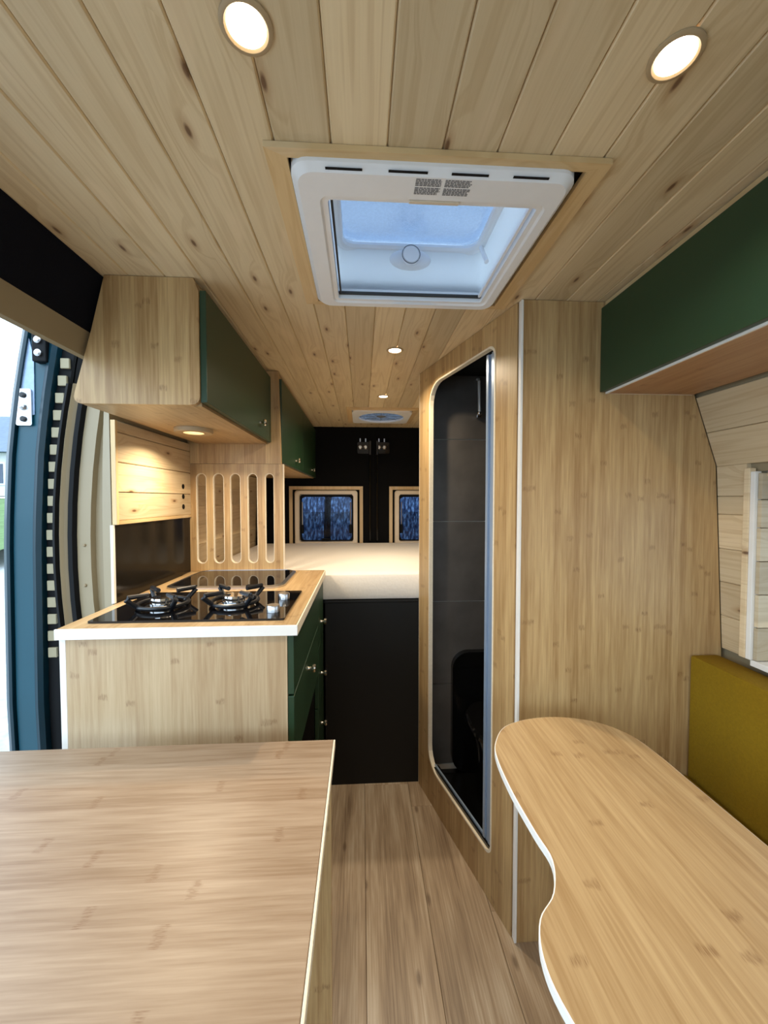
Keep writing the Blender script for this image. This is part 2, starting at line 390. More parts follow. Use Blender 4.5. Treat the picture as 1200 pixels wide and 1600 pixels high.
# door pillar: lofted jamb that follows the curved body side
def dx(z): z = max(z, 0.80); return 0.2*(z-1.15)**2
ZS = [0.0, 0.4, 0.8, 0.9, 1.0, 1.1, 1.2, 1.3, 1.4, 1.5, 1.58, 1.667]
def jamb(pts, zs=ZS, k=1.0): # pts in XY, left part shifted by body curve
    return loft(bmesh.new(), [[(x+(dx(z)*k if x < -0.82 else dx(z)*k*max(0, (-0.76-x)/0.06)*0.6), y, z) for x, y in pts] for z in zs], cap0=True, cap1=True)
pil = thing('trim_3', (-0.86, 1.26, 0), 'cream metal body pillar between open door and kitchen wall', None, kind='structure')
obj('pillar_face', jamb([(-0.756, 1.225), (-0.792, 1.240), (-0.798, 1.262), (-0.830, 1.266), (-0.835, 1.25), (-0.880, 1.258), (-0.880, 1.298), (-0.756, 1.298)]), 'cream', pil, smooth=False)
obj('pillar_flange', jamb([(-0.907, 1.262), (-0.917, 1.255), (-0.925, 1.268), (-0.934, 1.260), (-0.944, 1.272), (-0.944, 1.298), (-0.907, 1.298)]), 'tan', pil)
obj('door_seal', jamb([(-0.8805, 1.256), (-0.887, 1.246), (-0.900, 1.246), (-0.9065, 1.256), (-0.9065, 1.29), (-0.8805, 1.29)]), 'rubber', pil)
obj('edge_seal', jamb([(-0.9445, 1.272), (-0.950, 1.262), (-0.958, 1.264), (-0.964, 1.276), (-0.964, 1.298), (-0.9445, 1.298)]), 'rubber', pil)
for zz, xx in ((1.17, -0.855), (1.045, -0.858)):
    obj('plug', lathe(bmesh.new(), [(0.005, -0.003), (0.005, 0.003), (0.003, 0.005)], (xx+dx(zz), 1.254, zz), '-Y', 12), 'tan', pil)

# ---- sliding door, pushed open along the outside of the body
dr = thing('door_1', (-1.12, 1.30, -0.05), 'teal sliding side door pushed open, seen edge-on outside', None, kind='structure')
def xo(z):
    z = max(z, -0.05)
    tab = [(-0.05, -1.17), (0.35, -1.195), (0.65, -1.203), (1.0, -1.199), (1.2, -1.196), (1.44, -1.182), (1.61, -1.162), (1.80, -1.130), (2.0, -1.088)]
    for (a, p), (b, q) in zip(tab, tab[1:]):
        if a <= z <= b: return p+(q-p)*(z-a)/(b-a)+0.050
    return tab[-1][1]+0.050
ZD = [-0.05+0.1*i for i in range(21)]+[1.99]
def doorloft(sec, zs=ZD): return loft(bmesh.new(), [[(xo(z)+a, y, z) for a, y in sec] for z in zs], cap0=True, cap1=True)
obj('door_skin', doorloft([(0, 1.33), (0.004, 1.312), (0.022, 1.300), (0.030, 1.302), (0.030, 1.40), (0.012, 2.55), (0, 2.55)]), 'teal_shaded', dr)
obj('door_edge', doorloft([(0.0305, 1.318), (0.034, 1.312), (0.094, 1.312), (0.098, 1.322), (0.0985, 1.42), (0.0305, 1.42)]), 'teal', dr)
obj('door_flange', doorloft([(0.099, 1.325), (0.101, 1.300), (0.116, 1.292), (0.128, 1.300), (0.130, 1.33), (0.130, 1.45), (0.099, 1.45)]), 'teal_shaded', dr)
obj('inner_panel', doorloft([(0.131, 1.34), (0.165, 1.34), (0.10, 2.52), (0.04, 2.52)]), 'rubber', dr)
lad = obj('ladder_strip', doorloft([(0.1305, 1.318), (0.168, 1.318), (0.168, 1.330), (0.1305, 1.330)], ZD[1:-2]), 'rubber', dr)
obj('daylight_sliver', doorloft([(0.1685, 1.318), (0.174, 1.314), (0.178, 1.320), (0.178, 1.330), (0.1685, 1.330)], [z for z in ZD if z < 1.36]), 'white_plastic', dr)  # added white strip stands for the sliver of daylight past the door
me_tab = None
for i in range(18):
    z = 0.815+0.0546*i
    if z > 1.76: break
    x = xo(z)+0.1495
    if me_tab is None:
        t_ = obj('tab', B(x-0.0135, x+0.0135, 1.309, 1.3175, z-0.016, z+0.016, bev=0.002), 'tab', lad); me_tab = t_.data
    else: link('tab', me_tab, (x, 1.31325, z), lad)
pl = obj('bracket_plate', plate([(-1.085, 1.57), (-1.035, 1.58), (-1.032, 1.76), (-1.048, 1.83), (-1.058, 1.83)], [], lambda x, z: (x, 1.3085, z), lambda x, z: (x, 1.3115, z)), 'plate_blue', dr)
st = obj('striker_plate', plate(rrect(-1.088, -1.040, 1.545, 1.66, 0.006, 3), [], lambda x, z: (x, 1.3035, z), lambda x, z: (x, 1.308, z)), 'steel', dr)
for zz in (1.565, 1.64): obj('bolt', lathe(bmesh.new(), [(0.009, 0), (0.009, 0.004), (0.005, 0.006)], (-1.064, 1.3033, zz), '-Y', 12), 'iron', st)
obj('striker_bump', lathe(bmesh.new(), [(0.011, 0), (0.009, 0.008), (0.003, 0.012)], (-1.064, 1.3033, 1.603), '-Y', 14), 'steel', st)
hg = obj('hinge_block', B(-1.020, -0.978, 1.285, 1.318, 1.74, 1.83, bev=0.004), 'rubber', dr)
for zz in (1.765, 1.805): obj('bolt', lathe(bmesh.new(), [(0.011, 0), (0.011, 0.005), (0.006, 0.008)], (-0.999, 1.2848, zz), '-Y', 12), 'steel', hg)

# ================================================================== RIGHT SIDE
prof = [(1.085, -0.05), (1.068, 0.85), (1.035, 1.411), (0.964, 1.613), (0.915, 1.872)]
def px(z):
    for (x0, z0), (x1, z1) in zip(prof, prof[1:]):
        if z0 <= z <= z1: return x0+(x1-x0)*(z-z0)/(z1-z0)
WY0, WY1, WZ0, WZ1 = 0.18, 0.972, 0.876, 1.386       # window opening in the right wall
def slab(y0, y1, z0, z1, t=0.05, off=0.013):
    zs = [z0]+[z for _, z in prof if z0 < z < z1]+[z1]
    sec = [(px(z)+off, z) for z in zs]+[(px(z)+off+t, z) for z in zs[::-1]]
    return [[(x, y0, z) for x, z in sec], [(x, y1, z) for x, z in sec]]
bm = bmesh.new()
for a in ((-1.5, 3.12, -0.05, WZ0), (-1.5, 3.12, WZ1, 1.872), (-0.5, WY0, WZ0, WZ1), (WY1, 3.12, WZ0, WZ1)):
    loft(bm, slab(*a), cap0=True, cap1=True)
wr = obj('wall_right', bm, 'cream', kind='structure', label='right side wall clad in pale pine boards above the bench')
def wplank(z0, z1, y0, y1, name='plank'):
    d = Vector((px(z1)-px(z0), 0, z1-z0)); n = Vector((-d.z, 0, d.x)).normalized()
    bm = bmesh.new(); e = 0.0016
    q = lambda u, dep: (px(z0)+0.012+d.x*u, z0+d.z*u, dep)
    L = d.length; rows = []
    for yy in (y0, y1):
        rows.append([tuple(Vector((px(z0)+0.0125, yy, z0))+d*u+n*dep) for u, dep in ((0.0005/L, 0), (0.0005/L, 0.012-e), ((0.0005+e)/L, 0.012), (1-(0.0005+e)/L, 0.012), (1-0.0005/L, 0.012-e), (1-0.0005/L, 0))])
    loft(bm, rows, cap0=True, cap1=True)
    return obj(name, bm, 'pine_wall', wr)
wplank(1.508, 1.609, -1.2, 1.086); wplank(1.411, 1.508, -1.2, 1.086)
zz = 1.409
for k in range(6):
    h = [0.088, 0.052, 0.10, 0.098, 0.10, 0.10][k]
    wplank(zz-h, zz, 0.997, 1.086); wplank(zz-h, zz, -0.49, 0.165); zz -= h
w3 = thing('window_3', (1.08, 0.57, 0.87), 'deep pine-lined window recess in the right wall above mustard cushion', None, kind='structure')
obj('upright_trim', B(1.026, 1.044, 0.979, 0.9955, 0.885, 1.395, bev=0.002), 'pine_wall', w3)
obj('edge_strip', B(1.028, 1.046, 0.9665, 0.9785, 0.885, 1.385, bev=0.001), 'white_edge', w3)
for a, b in ((0.886, 0.972), (0.974, 1.06), (1.062, 1.148), (1.15, 1.236), (1.238, 1.31), (1.312, 1.38)):
    obj('reveal_board', B(1.036, 1.150, 0.955, 0.9655, a, b, bev=0.0015), 'pine_reveal', w3)
obj('sill', B(1.035, 1.155, 0.19, 0.972, 0.868, 0.884, bev=0.002), 'white_edge', w3)
obj('head_board', B(1.05, 1.15, 0.19, 0.955, 1.372, 1.384), 'pine_trim', w3)
wf = obj('frame', plate([(0.19, 0.886), (0.954, 0.886), (0.954, 1.371), (0.19, 1.371)], [rrect(0.24, 0.90, 0.935, 1.325, 0.05)[::-1]], lambda y, z: (1.135, y, z), lambda y, z: (1.155, y, z)), 'white_plastic', w3)
obj('glass', plate(rrect(0.238, 0.902, 0.933, 1.327, 0.05), [], lambda y, z: (1.143, y, z), lambda y, z: (1.147, y, z)), 'side_pane', w3)

# ================================================================== REAR DOORS
RY = 3.06
def rear_door(name, x0, x1, wx0, wx1, lab):
    d = obj(name, plate([(x0, -0.04), (x1, -0.04), (x1, CEIL+0.03), (x0, CEIL+0.03)], [rrect(wx0+0.055, wx1-0.055, 0.948, 1.366, 0.03)[::-1]], lambda x, z: (x, RY, z), lambda x, z: (x, RY+0.06, z)), 'black_matt', kind='structure', label=lab)
    return d
RW = ((-0.558, 0.010), (0.216, 0.784))
rear_door('door_2', -0.875, 0.092, *RW[0], 'black felt-lined left rear door behind the bed')
rear_door('door_3', 0.0922, 1.16, *RW[1], 'black felt-lined right rear door behind the bed')
for i, (a, b) in enumerate(RW):
    wn = thing('window_%d' % (i+1), ((a+b)/2, RY, 0.90), ('left' if i == 0 else 'right')+' rear door window with wooden surround and rain-streaked glass', None, kind='structure')
    # mitred wooden surround
    y0, y1 = RY-0.012, RY-0.0005; t = 0.026
    z0, z1 = 0.905, 1.412
    for nm, q in (('surround_strip', [(a, z1), (b, z1), (b-t, z1-t), (a+t, z1-t)]), ('surround_strip', [(a, z0), (a, z1), (a+t, z1-t), (a+t, z0+t)]),
                  ('surround_strip', [(b, z1), (b, z0), (b-t, z0+t), (b-t, z1-t)]), ('surround_strip', [(b, z0), (a, z0), (a+t, z0+t), (b-t, z0+t)])):
        obj(nm, plate(q, [], lambda x, z: (x, y0, z), lambda x, z: (x, y1, z)), 'pine_trim', wn)
    fo = (a+0.042, b-0.042, 0.935, 1.380); fi = (a+0.080, b-0.078, 0.985, 1.336)
    r0 = rrect(*fo, 0.022); r1 = rrect(fo[0]+.006, fo[1]-.006, fo[2]+.006, fo[3]-.006, 0.018); r2 = rrect(fi[0]-.004, fi[1]+.004, fi[2]-.004, fi[3]+.014, 0.02); r3 = rrect(fi[0]-.004, fi[1]+.004, fi[2]-.004, fi[3]+.010, 0.02)
    bm = loft(bmesh.new(), [[(x, RY+0.03, z) for x, z in r0], [(x, RY-0.014, z) for x, z in r0], [(x, RY-0.02, z) for x, z in r1], [(x, RY-0.02, z) for x, z in r2], [(x, RY+0.03, z) for x, z in r3]], wrap=True)
    obj('frame', bm, 'cream_plastic', wn, smooth=True)
    obj('blind_rail', B(fi[0]+0.005, fi[1]-0.005, RY-0.021, RY-0.012, 1.345, 1.350), 'duct', wn)
    bm = plate(rrect(fi[0]-.020, fi[1]+.020, fi[2]-.03, fi[3]+.026, 0.01), [rrect(fi[0]+.010, fi[1]-.010, fi[2]+.006, fi[3]-.006, 0.03)[::-1]], lambda x, z: (x, RY+0.0305, z), lambda x, z: (x, RY+0.036, z))
    obj('gasket', bm, 'rubber', wn)
    gl = obj('glass', plate(rrect(fi[0]+.004, fi[1]-.004, fi[2]+.002, fi[3]-.002, 0.03), [], lambda x, z: (x, RY+0.0365, z), lambda x, z: (x, RY+0.040, z)), 'rear_pane', wn)
    for xx in (fi[0]+0.018, fi[1]-0.018):
        obj('stay', tube(bmesh.new(), [(xx, RY+0.006, 1.29), (xx, RY+0.006, 1.08)], 0.004), 'steel', wn, smooth=True)
        obj('catch', B(xx-0.012, xx+0.012, RY-0.006, RY+0.011, 1.045, 1.115, bev=0.005), 'rubber', wn)
    obj('catch', B((a+b)/2-0.035, (a+b)/2+0.035, RY-0.006, RY+0.011, 0.992, 1.008, bev=0.004), 'rubber', wn)
# locking rods and latches between the rear doors
for nm, xx, cx in (('left', 0.066, 0.02), ('right', 0.122, 0.165)):
    lt = thing('door_latch', (cx, RY, 1.63), 'bright bolted latch at the top of the %s rear door' % nm, 'latch', 'rear door latches')
    obj('latch_plate', plate(rrect(cx-0.052, cx+0.052, 1.665, 1.755, 0.012), [], lambda x, z: (x, RY-0.012, z), lambda x, z: (x, RY-0.001, z)), 'black_gloss', lt)
    obj('latch_guide', B(xx-0.010, xx+0.010, RY-0.028, RY-0.0125, 1.655, 1.765, bev=0.004), 'steel' if False else 'black_gloss', lt)
    for bx in (-0.03, 0.012):
        hd = obj('bolt', lathe(bmesh.new(), [(0.017, 0), (0.017, 0.008), (0.011, 0.013)], (cx+bx, RY-0.0122, 1.715), '-Y', 6), 'nickel', lt)
        obj('pin', B(cx+bx-0.004, cx+bx+0.004, RY-0.02, RY-0.0125, 1.757, 1.782), 'steel', lt)
    rod = obj('lock_rod', tube(bmesh.new(), [(xx, RY-0.012, 1.65), (xx, RY-0.012, 0.99)], 0.007), 'black_gloss', smooth=True, label='thin black vertical locking rod on the %s rear door' % nm, category='rod', group='rear door rods')

# ================================================================== ROOF HATCH
rh = thing('roof_hatch', (0.125, 0.89, CEIL), 'white roof hatch with raised dome window and pine surround', 'roof hatch')
# pine surround, mitred
a, b, c, d = -0.153, 0.413, 0.637, 1.130; t = 0.034; t2 = 0.018
zt0, zt1 = CEIL-0.010, CEIL-0.0005
for mt, q in (('pine_trim_x', [(a, c), (b, c), (b-t, c+t2), (a+t, c+t2)]), ('pine_trim', [(a, d), (a, c), (a+t, c+t2), (a+t, d-t2)]),
              ('pine_trim', [(b, c), (b, d), (b-t, d-t2), (b-t, c+t2)]), ('pine_trim_x', [(b, d), (a, d), (a+t, d-t2), (b-t, d-t2)])):
    obj('surround_strip', plate(q, [], lambda x, y: (x, y, zt0), lambda x, y: (x, y, zt1)), mt, rh)
ox0, ox1, oy0, oy1 = -0.117, 0.368, 0.651, 1.112
ix0, ix1, iy0, iy1 = -0.060, 0.326, 0.724, 1.070
R0 = rrect(ox0, ox1, oy0, oy1, 0.03); R1 = rrect(ox0+.010, ox1-.010, oy0+.010, oy1-.010, 0.028)
R2 = rrect(ix0-.014, ix1+.014, iy0-.014, iy1+.014, 0.018); R3 = rrect(ix0-.010, ix1+.010, iy0-.010, iy1+.010, 0.014); R4 = rrect(ix0, ix1, iy0, iy1, 0.006); R5 = rrect(ix0, ix1, iy0, iy1, 0.006)
L = lambda pts, z: [(x, y, z) for x, y in pts]
fr = obj('frame', loft(bmesh.new(), [L(R0, CEIL+0.01), L(R0, CEIL-0.016), L(R1, CEIL-0.026), L(R2, CEIL-0.026), L(R3, CEIL-0.022), L(R4, CEIL-0.022), L(R5, CEIL+0.004), L(rrect(ix0-.02, ix1+.02, iy0-.02, iy1+.02, .006), CEIL+0.01)], wrap=True), 'white_plastic', rh, smooth=True)
for x0_, x1_ in ((-0.058, 0.002), (0.045, 0.110), (0.150, 0.212), (0.254, 0.315)):
    obj('vent_slot', B(x0_, x1_, oy0+0.003, oy0+0.0068, CEIL-0.0235, CEIL-0.0222), 'rubber', fr)
obj('handle_recess', B(0.086, 0.176, iy0-0.012, iy0-0.005, CEIL-0.0275, CEIL-0.0225, bev=0.001), 'cream_plastic', fr)
obj('handle_recess', B(0.086, 0.20, iy1+0.010, iy1+0.016, CEIL-0.0275, CEIL-0.0265), 'white_plastic', fr)
obj('gasket', plate([(HX0+.001, HY0+.001), (HX1-.001, HY0+.001), (HX1-.001, HY1-.001), (HX0+.001, HY1-.001)], [[(ix0-.028, iy0-.03), (ix0-.028, iy1+.038), (ix1+.028, iy1+.038), (ix1+.028, iy0-.03)]], lambda x, y: (x, y, CEIL+0.0102), lambda x, y: (x, y, CEIL+0.012)), 'rubber', rh)  # added black plate keeping sky light out between frame and ceiling
# well
wx0, wx1, wy0, wy1 = ix0-0.012, ix1+0.012, iy0-0.014, 1.105
W0 = rrect(wx0, wx1, wy0, wy1, 0.012); WT = rrect(wx0+.004, wx1-.004, wy0+.004, wy1-.004, 0.02); WO = rrect(wx0-.012, wx1+.012, wy0-.012, wy1+.012, 0.02)
obj('well', loft(bmesh.new(), [L(W0, CEIL+0.0105), L(WT, 2.008), L(WO, 2.008), L(WO, CEIL+0.0125)], wrap=True), 'frosted', rh, smooth=True)
obj('blind_bar', B(ix0+0.001, ix1-0.001, iy1-0.008, iy1-0.001, CEIL-0.012, CEIL-0.006), 'duct', rh)
obj('side_rail', B(ix1-0.010, ix1-0.004, iy0+0.01, iy1-0.01, CEIL-0.014, CEIL-0.006), 'white_plastic', rh)
obj('side_rail', B(ix0+0.004, ix0+0.008, iy0+0.01, iy1-0.01, CEIL-0.014, CEIL-0.006), 'duct', rh)
# lid rim (rounded tube) and dome pane
rimp = rrect(wx0+0.012, wx1-0.010, wy0+0.02, wy1+0.004, 0.05, 6)
def bow(x): u = (x-0.13)/0.2; return 0.022*(1-min(1, u*u))
rl = obj('lid', loft(bmesh.new(), [[(x, y, 2.0085) for x, y in rrect(wx0-.03, wx1+.03, wy0-.03, wy1+.05, .05, 6)], [(x, y, 2.026) for x, y in rrect(wx0-.03, wx1+.03, wy0-.03, wy1+.05, .05, 6)], [(x, y, 2.026) for x, y in rimp], [(x, y, 2.0085) for x, y in rimp]], wrap=True), 'frosted', rh)
obj('rim', tube(bmesh.new(), [(x, y, 2.006+bow(x)*0.45) for x, y in rimp], 0.013, 10, closed=True), 'white_plastic', rl, smooth=True)
bm = bmesh.new(); G = 10; grid = []
for j in range(G+1):
    row = []
    for i in range(G+1):
        x = wx0+0.012+(wx1-wx0-0.022)*i/G; y = wy0+0.01+(wy1-wy0-0.004)*j/G
        row.append((x, y, 2.027+0.010*math.sin(math.pi*i/G)**0.7*math.sin(math.pi*j/G)**0.7))
    grid.append(row)
loft(bm, grid, closed=False)
obj('dome_pane', bm, 'sky_pane', rl, smooth=True)
kb = obj('lock_base', loft(bmesh.new(), [[(0.136+sx*math.cos(t_), yy, 1.976+sz*math.sin(t_)) for t_ in [2*math.pi*i/24 for i in range(24)]] for sx, sz, yy in ((0.058, 0.030, 1.1), (0.052, 0.025, 1.095), (0.036, 0.022, 1.092))], cap1=True), 'white_plastic', rh, smooth=True)
obj('lock_button', lathe(bmesh.new(), [(0.024, 0), (0.024, 0.010), (0.021, 0.013)], (0.136, 1.0918, 1.979), '-Y', 24), 'white_plastic', kb, smooth=True)
obj('button_ring', tube(bmesh.new(), [(0.136+0.0245*math.cos(2*math.pi*i/28), 1.0795, 1.979+0.0245*math.sin(2*math.pi*i/28)) for i in range(28)], 0.0011, 6, closed=True), 'grey_print', kb, smooth=True)
obj('hinge_arm', tube(bmesh.new(), [(wx1-0.012, 1.02, 1.93), (wx1-0.016, 1.05, 1.98), (wx1-0.012, 1.07, 2.0)], 0.006), 'white_plastic', rh, smooth=True)
# printed notice on the frame: four little blocks of unreadable print
bm = bmesh.new()
for bx0, bx1 in ((0.092, 0.136), (0.142, 0.188)):
    for by0 in (0.664, 0.682):
        for r in range(5):
            y = by0+0.0032*r; x = bx0
            end = bx1-random.choice([0, 0, 0.002, 0.004])
            while x < end:
                w_ = random.uniform(0.003, 0.008); x2 = min(x+w_, end)
                box(bm, x, x2, y, y+0.0021, CEIL-0.0264, CEIL-0.02585); x = x2+0.0010
obj('notice_print', bm, 'grey_print', fr, kind='stuff')

# ---- rear roof vent
rv = thing('roof_vent', (0.131, 2.61, CEIL), 'square roof vent with round bluish fan above the bed', 'roof vent')
a, b, c, d = -0.092, 0.352, 2.40, 2.83; t = 0.032
for mt, q in (('pine_trim_x', [(a, c), (b, c), (b-t, c+t), (a+t, c+t)]), ('pine_trim', [(a, d), (a, c), (a+t, c+t), (a+t, d-t)]),
              ('pine_trim', [(b, c), (b, d), (b-t, d-t), (b-t, c+t)]), ('pine_trim_x', [(b, d), (a, d), (a+t, d-t), (b-t, d-t)])):
    obj('surround_strip', plate(q, [], lambda x, y: (x, y, CEIL-0.012), lambda x, y: (x, y, CEIL-0.0005)), mt, rv)
obj('frame', plate(rrect(-0.059, 0.319, 2.433, 2.797, 0.03), [circle(0.131, 2.615, 0.150, 36)[::-1]], lambda x, y: (x, y, CEIL-0.020), lambda x, y: (x, y, CEIL+0.002)), 'white_plastic', rv)
obj('fan_disc', plate(circle(0.131, 2.615, 0.150, 36), [], lambda x, y: (x, y, CEIL-0.008), lambda x, y: (x, y, CEIL-0.006)), 'fan', rv)
obj('fan_hub', lathe(bmesh.new(), [(0.03, 0), (0.03, 0.004), (0.02, 0.007)], (0.131, 2.615, CEIL-0.0085), '-Z', 20), 'grey_print', rv)
for k in range(8):
    a_ = math.pi*2*k/8
    obj('fan_spoke', tube(bmesh.new(), [(0.131+0.03*math.cos(a_), 2.615+0.03*math.sin(a_), CEIL-0.010), (0.131+0.149*math.cos(a_), 2.615+0.149*math.sin(a_), CEIL-0.010)], 0.0014, 6), 'grey_print', rv)
bm = bmesh.new(); loft(bm, [L(rrect(VX0+.002, VX1-.002, VY0+.002, VY1-.002, .02), CEIL+0.0125), L(rrect(VX0+.002, VX1-.002, VY0+.002, VY1-.002, .02), 1.98)])
obj('vent_shaft', bm, 'white_plastic', rv)

# ================================================================== LAMPS
def downlight(x, y, z, label, r=0.0225, rt=0.031, drop=0.004, power=1.7, group='ceiling downlights'):
    t = thing('ceiling_light', (x, y, z), label, 'lamp', group)
    obj('trim_ring', lathe_ring(x, y, z, r, rt, drop), 'lamp_ring', t, smooth=True)
    obj('diffuser', lathe(bmesh.new(), [(r, 0), (r, 0.0012), (r*0.8, 0.0018)], (x, y, z-0.0008), '-Z', 32), 'lamp', t, smooth=True)
    ld = bpy.data.lights.new('led', 'AREA'); ld.shape = 'DISK'; ld.size = r*1.8; ld.energy = power; ld.color = (1.0, 0.83, 0.60); ld.spread = math.radians(150)
    lo = bpy.data.objects.new('led', ld); COL.objects.link(lo); lo.parent = t; lo.location = (0, 0, -drop-0.006)
    return t
def lathe_ring(x, y, z, r, rt, drop):
    ps = [(rt, -0.0003), (rt, -drop*0.6), (rt-0.003, -drop), (r+0.003, -drop), (r+0.0005, -drop*0.4), (r+0.0005, -0.0003)]
    return loft(bmesh.new(), [[(x+q*math.cos(2*math.pi*i/36), y+q*math.sin(2*math.pi*i/36), z+h) for i in range(36)] for q, h in ps], wrap=True)
downlight(-0.135, 0.489, CEIL, 'glowing round ceiling downlight nearest the dark felt strip')
downlight(0.397, 0.490, CEIL, 'glowing round ceiling downlight nearest the green overhead locker')
downlight(0.126, 1.481, CEIL, 'glowing ceiling downlight just behind the roof hatch', power=3.8)
downlight(0.119, 2.139, CEIL, 'glowing ceiling downlight just before the rear roof vent', power=3.8)

# ================================================================== KITCHEN
kx0, kxf, ky0, ky1, kz = -0.745, -0.190, 0.995, 1.755, 0.968
ku = thing('kitchen_unit', (-0.46, 1.37, 0), 'kitchen base unit with bamboo end panel and green drawer fronts', 'cabinet')
obj('end_panel', B(-0.7295, kxf, ky0, ky0+0.016, 0.0, kz, bev=0.001), 'bam_kz', ku)
obj('edge_strip', B(kx0, -0.730, ky0, ky0+0.018, 0.0, kz, bev=0.001), 'white_edge', ku)
obj('back_panel', B(kx0, kx0+0.012, ky0+0.0185, ky1, 0.0, kz), 'black', ku)
obj('base_panel', B(kx0+0.013, -0.20, ky0+0.017, ky1, 0.06, 0.076), 'black', ku)
obj('rear_panel', B(kx0+0.013, -0.192, ky1-0.012, ky1, 0.077, kz), 'black', ku)
obj('divider', B(kx0+0.013, -0.192, 1.553, 1.566, 0.077, kz), 'black', ku)
obj('appliance_front', B(-0.26, -0.245, ky0+0.03, 1.55, 0.077, 0.60), 'black_gloss', ku)
obj('shelf', B(kx0+0.013, -0.195, ky0+0.018, 1.55, 0.60, 0.612), 'black', ku)
obj('plinth', B(-0.26, -0.245, ky0+0.02, ky1, 0.0, 0.059), 'black', ku)
def knob(parent, x, y, z, axis='X', s=1.0):
    return obj('knob', lathe(bmesh.new(), [(0.006*s, 0), (0.005*s, 0.006*s), (0.006*s, 0.010*s), (0.0125*s, 0.014*s), (0.0135*s, 0.019*s), (0.011*s, 0.023*s), (0.004*s, 0.0245*s)], (x, y, z), axis, 20), 'nickel', parent, smooth=True)
fx0, fx1 = kxf+0.0005, kxf+0.0165
f1 = obj('drawer_front', B(fx0, fx1, ky0+0.002, 1.552, 0.812, 0.964, bev=0.0015), 'green_dark', ku)
f2 = obj('drawer_front', B(fx0, fx1, ky0+0.002, 1.552, 0.614, 0.807, bev=0.0015), 'green_dark', ku); knob(f2, fx1, 1.265, 0.762)
for z0, z1, kzz in ((0.715, 0.964, 0.79), (0.47, 0.711, 0.568), (0.08, 0.466, 0.350)):
    f = obj('drawer_front', B(fx0, fx1, 1.556, ky1-0.002, z0, z1, bev=0.0015), 'green_dark', ku); knob(f, fx1, 1.665, kzz)
wt = thing('worktop', (-0.46, 1.37, kz), 'bamboo kitchen worktop with white edge carrying hob and sink', 'worktop')
obj('top_board', B(-0.744, -0.1665, 0.9895, 1.752, kz+0.0005, 0.995), 'bam_y', wt)
obj('edge_band', B(-0.748, -0.162, 0.984, 0.989, kz+0.0005, 0.9945, bev=0.0008), 'white_edge', wt)
obj('edge_band', B(-0.166, -0.162, 0.9895, 1.752, kz+0.0005, 0.9945, bev=0.0008), 'ply_edge', wt)
WTZ = 0.9955
# hob
hb = thing('gas_hob', (-0.452, 1.18, WTZ), 'black glass two-burner gas hob with steel knobs on the worktop', 'hob')
obj('glass_plate', plate(rrect(-0.700, -0.203, 1.026, 1.338, 0.006, 3), [], lambda x, y: (x, y, WTZ), lambda x, y: (x, y, WTZ+0.005)), 'hob', hb)
GZ = WTZ+0.0055
for bx, by in ((-0.578, 1.165), (-0.378, 1.180)):
    br = obj('burner', lathe(bmesh.new(), [(0.046, 0), (0.046, 0.004), (0.036, 0.006), (0.036, 0.012), (0.030, 0.013), (0.030, 0.020), (0.033, 0.022), (0.031, 0.027), (0.01, 0.029)], (bx, by, GZ), 'Z', 32), 'chrome', hb, smooth=True)
    ps = thing('pan_support', (bx, by, GZ), '', None); ps.parent = hb; ps.location = Vector((bx, by, GZ))-WL[hb.name]; del ps['label']
    obj('ring', tube(bmesh.new(), [(bx+0.066*math.cos(2*math.pi*i/28), by+0.066*math.sin(2*math.pi*i/28), GZ+0.009) for i in range(28)], 0.006, 8, closed=True), 'iron', ps, smooth=True)
    for k in range(4):
        a_ = math.radians(45+90*k); c_, s_ = math.cos(a_), math.sin(a_)
        p = lambda r, z: (bx+r*c_, by+r*s_, GZ+z)
        obj('arm', tube(bmesh.new(), [p(0.060, 0.003), p(0.068, 0.010), p(0.094, 0.034), p(0.090, 0.040), p(0.038, 0.039)], 0.0068, 8), 'iron', ps, smooth=True)
for kx, ky in ((-0.243, 1.225), (-0.245, 1.088)):
    obj('knob', lathe(bmesh.new(), [(0.018, 0), (0.018, 0.016), (0.0165, 0.019), (0.008, 0.0195)], (kx, ky, GZ), 'Z', 24), 'steel', hb, smooth=True)
# sink with glass lid
sk = thing('sink', (-0.49, 1.575, WTZ), 'inset sink under a black glass lid with steel rim', 'sink')
so = rrect(-0.700, -0.282, 1.395, 1.738, 0.055, 7); si = rrect(-0.687, -0.295, 1.408, 1.725, 0.044, 7)
obj('rim', loft(bmesh.new(), [L(so, WTZ), L(so, WTZ+0.005), L(si, WTZ+0.009), L(si, WTZ)], wrap=True), 'steel', sk, smooth=True)
obj('glass_lid', plate(rrect(-0.6865, -0.2955, 1.4085, 1.7245, 0.043, 7), [], lambda x, y: (x, y, WTZ+0.001), lambda x, y: (x, y, WTZ+0.0075)), 'hob', sk)
for hx in (-0.595, -0.395):
    obj('hinge', B(hx-0.013, hx+0.013, 1.392, 1.412, WTZ+0.0078, WTZ+0.013, bev=0.002), 'rubber', sk)
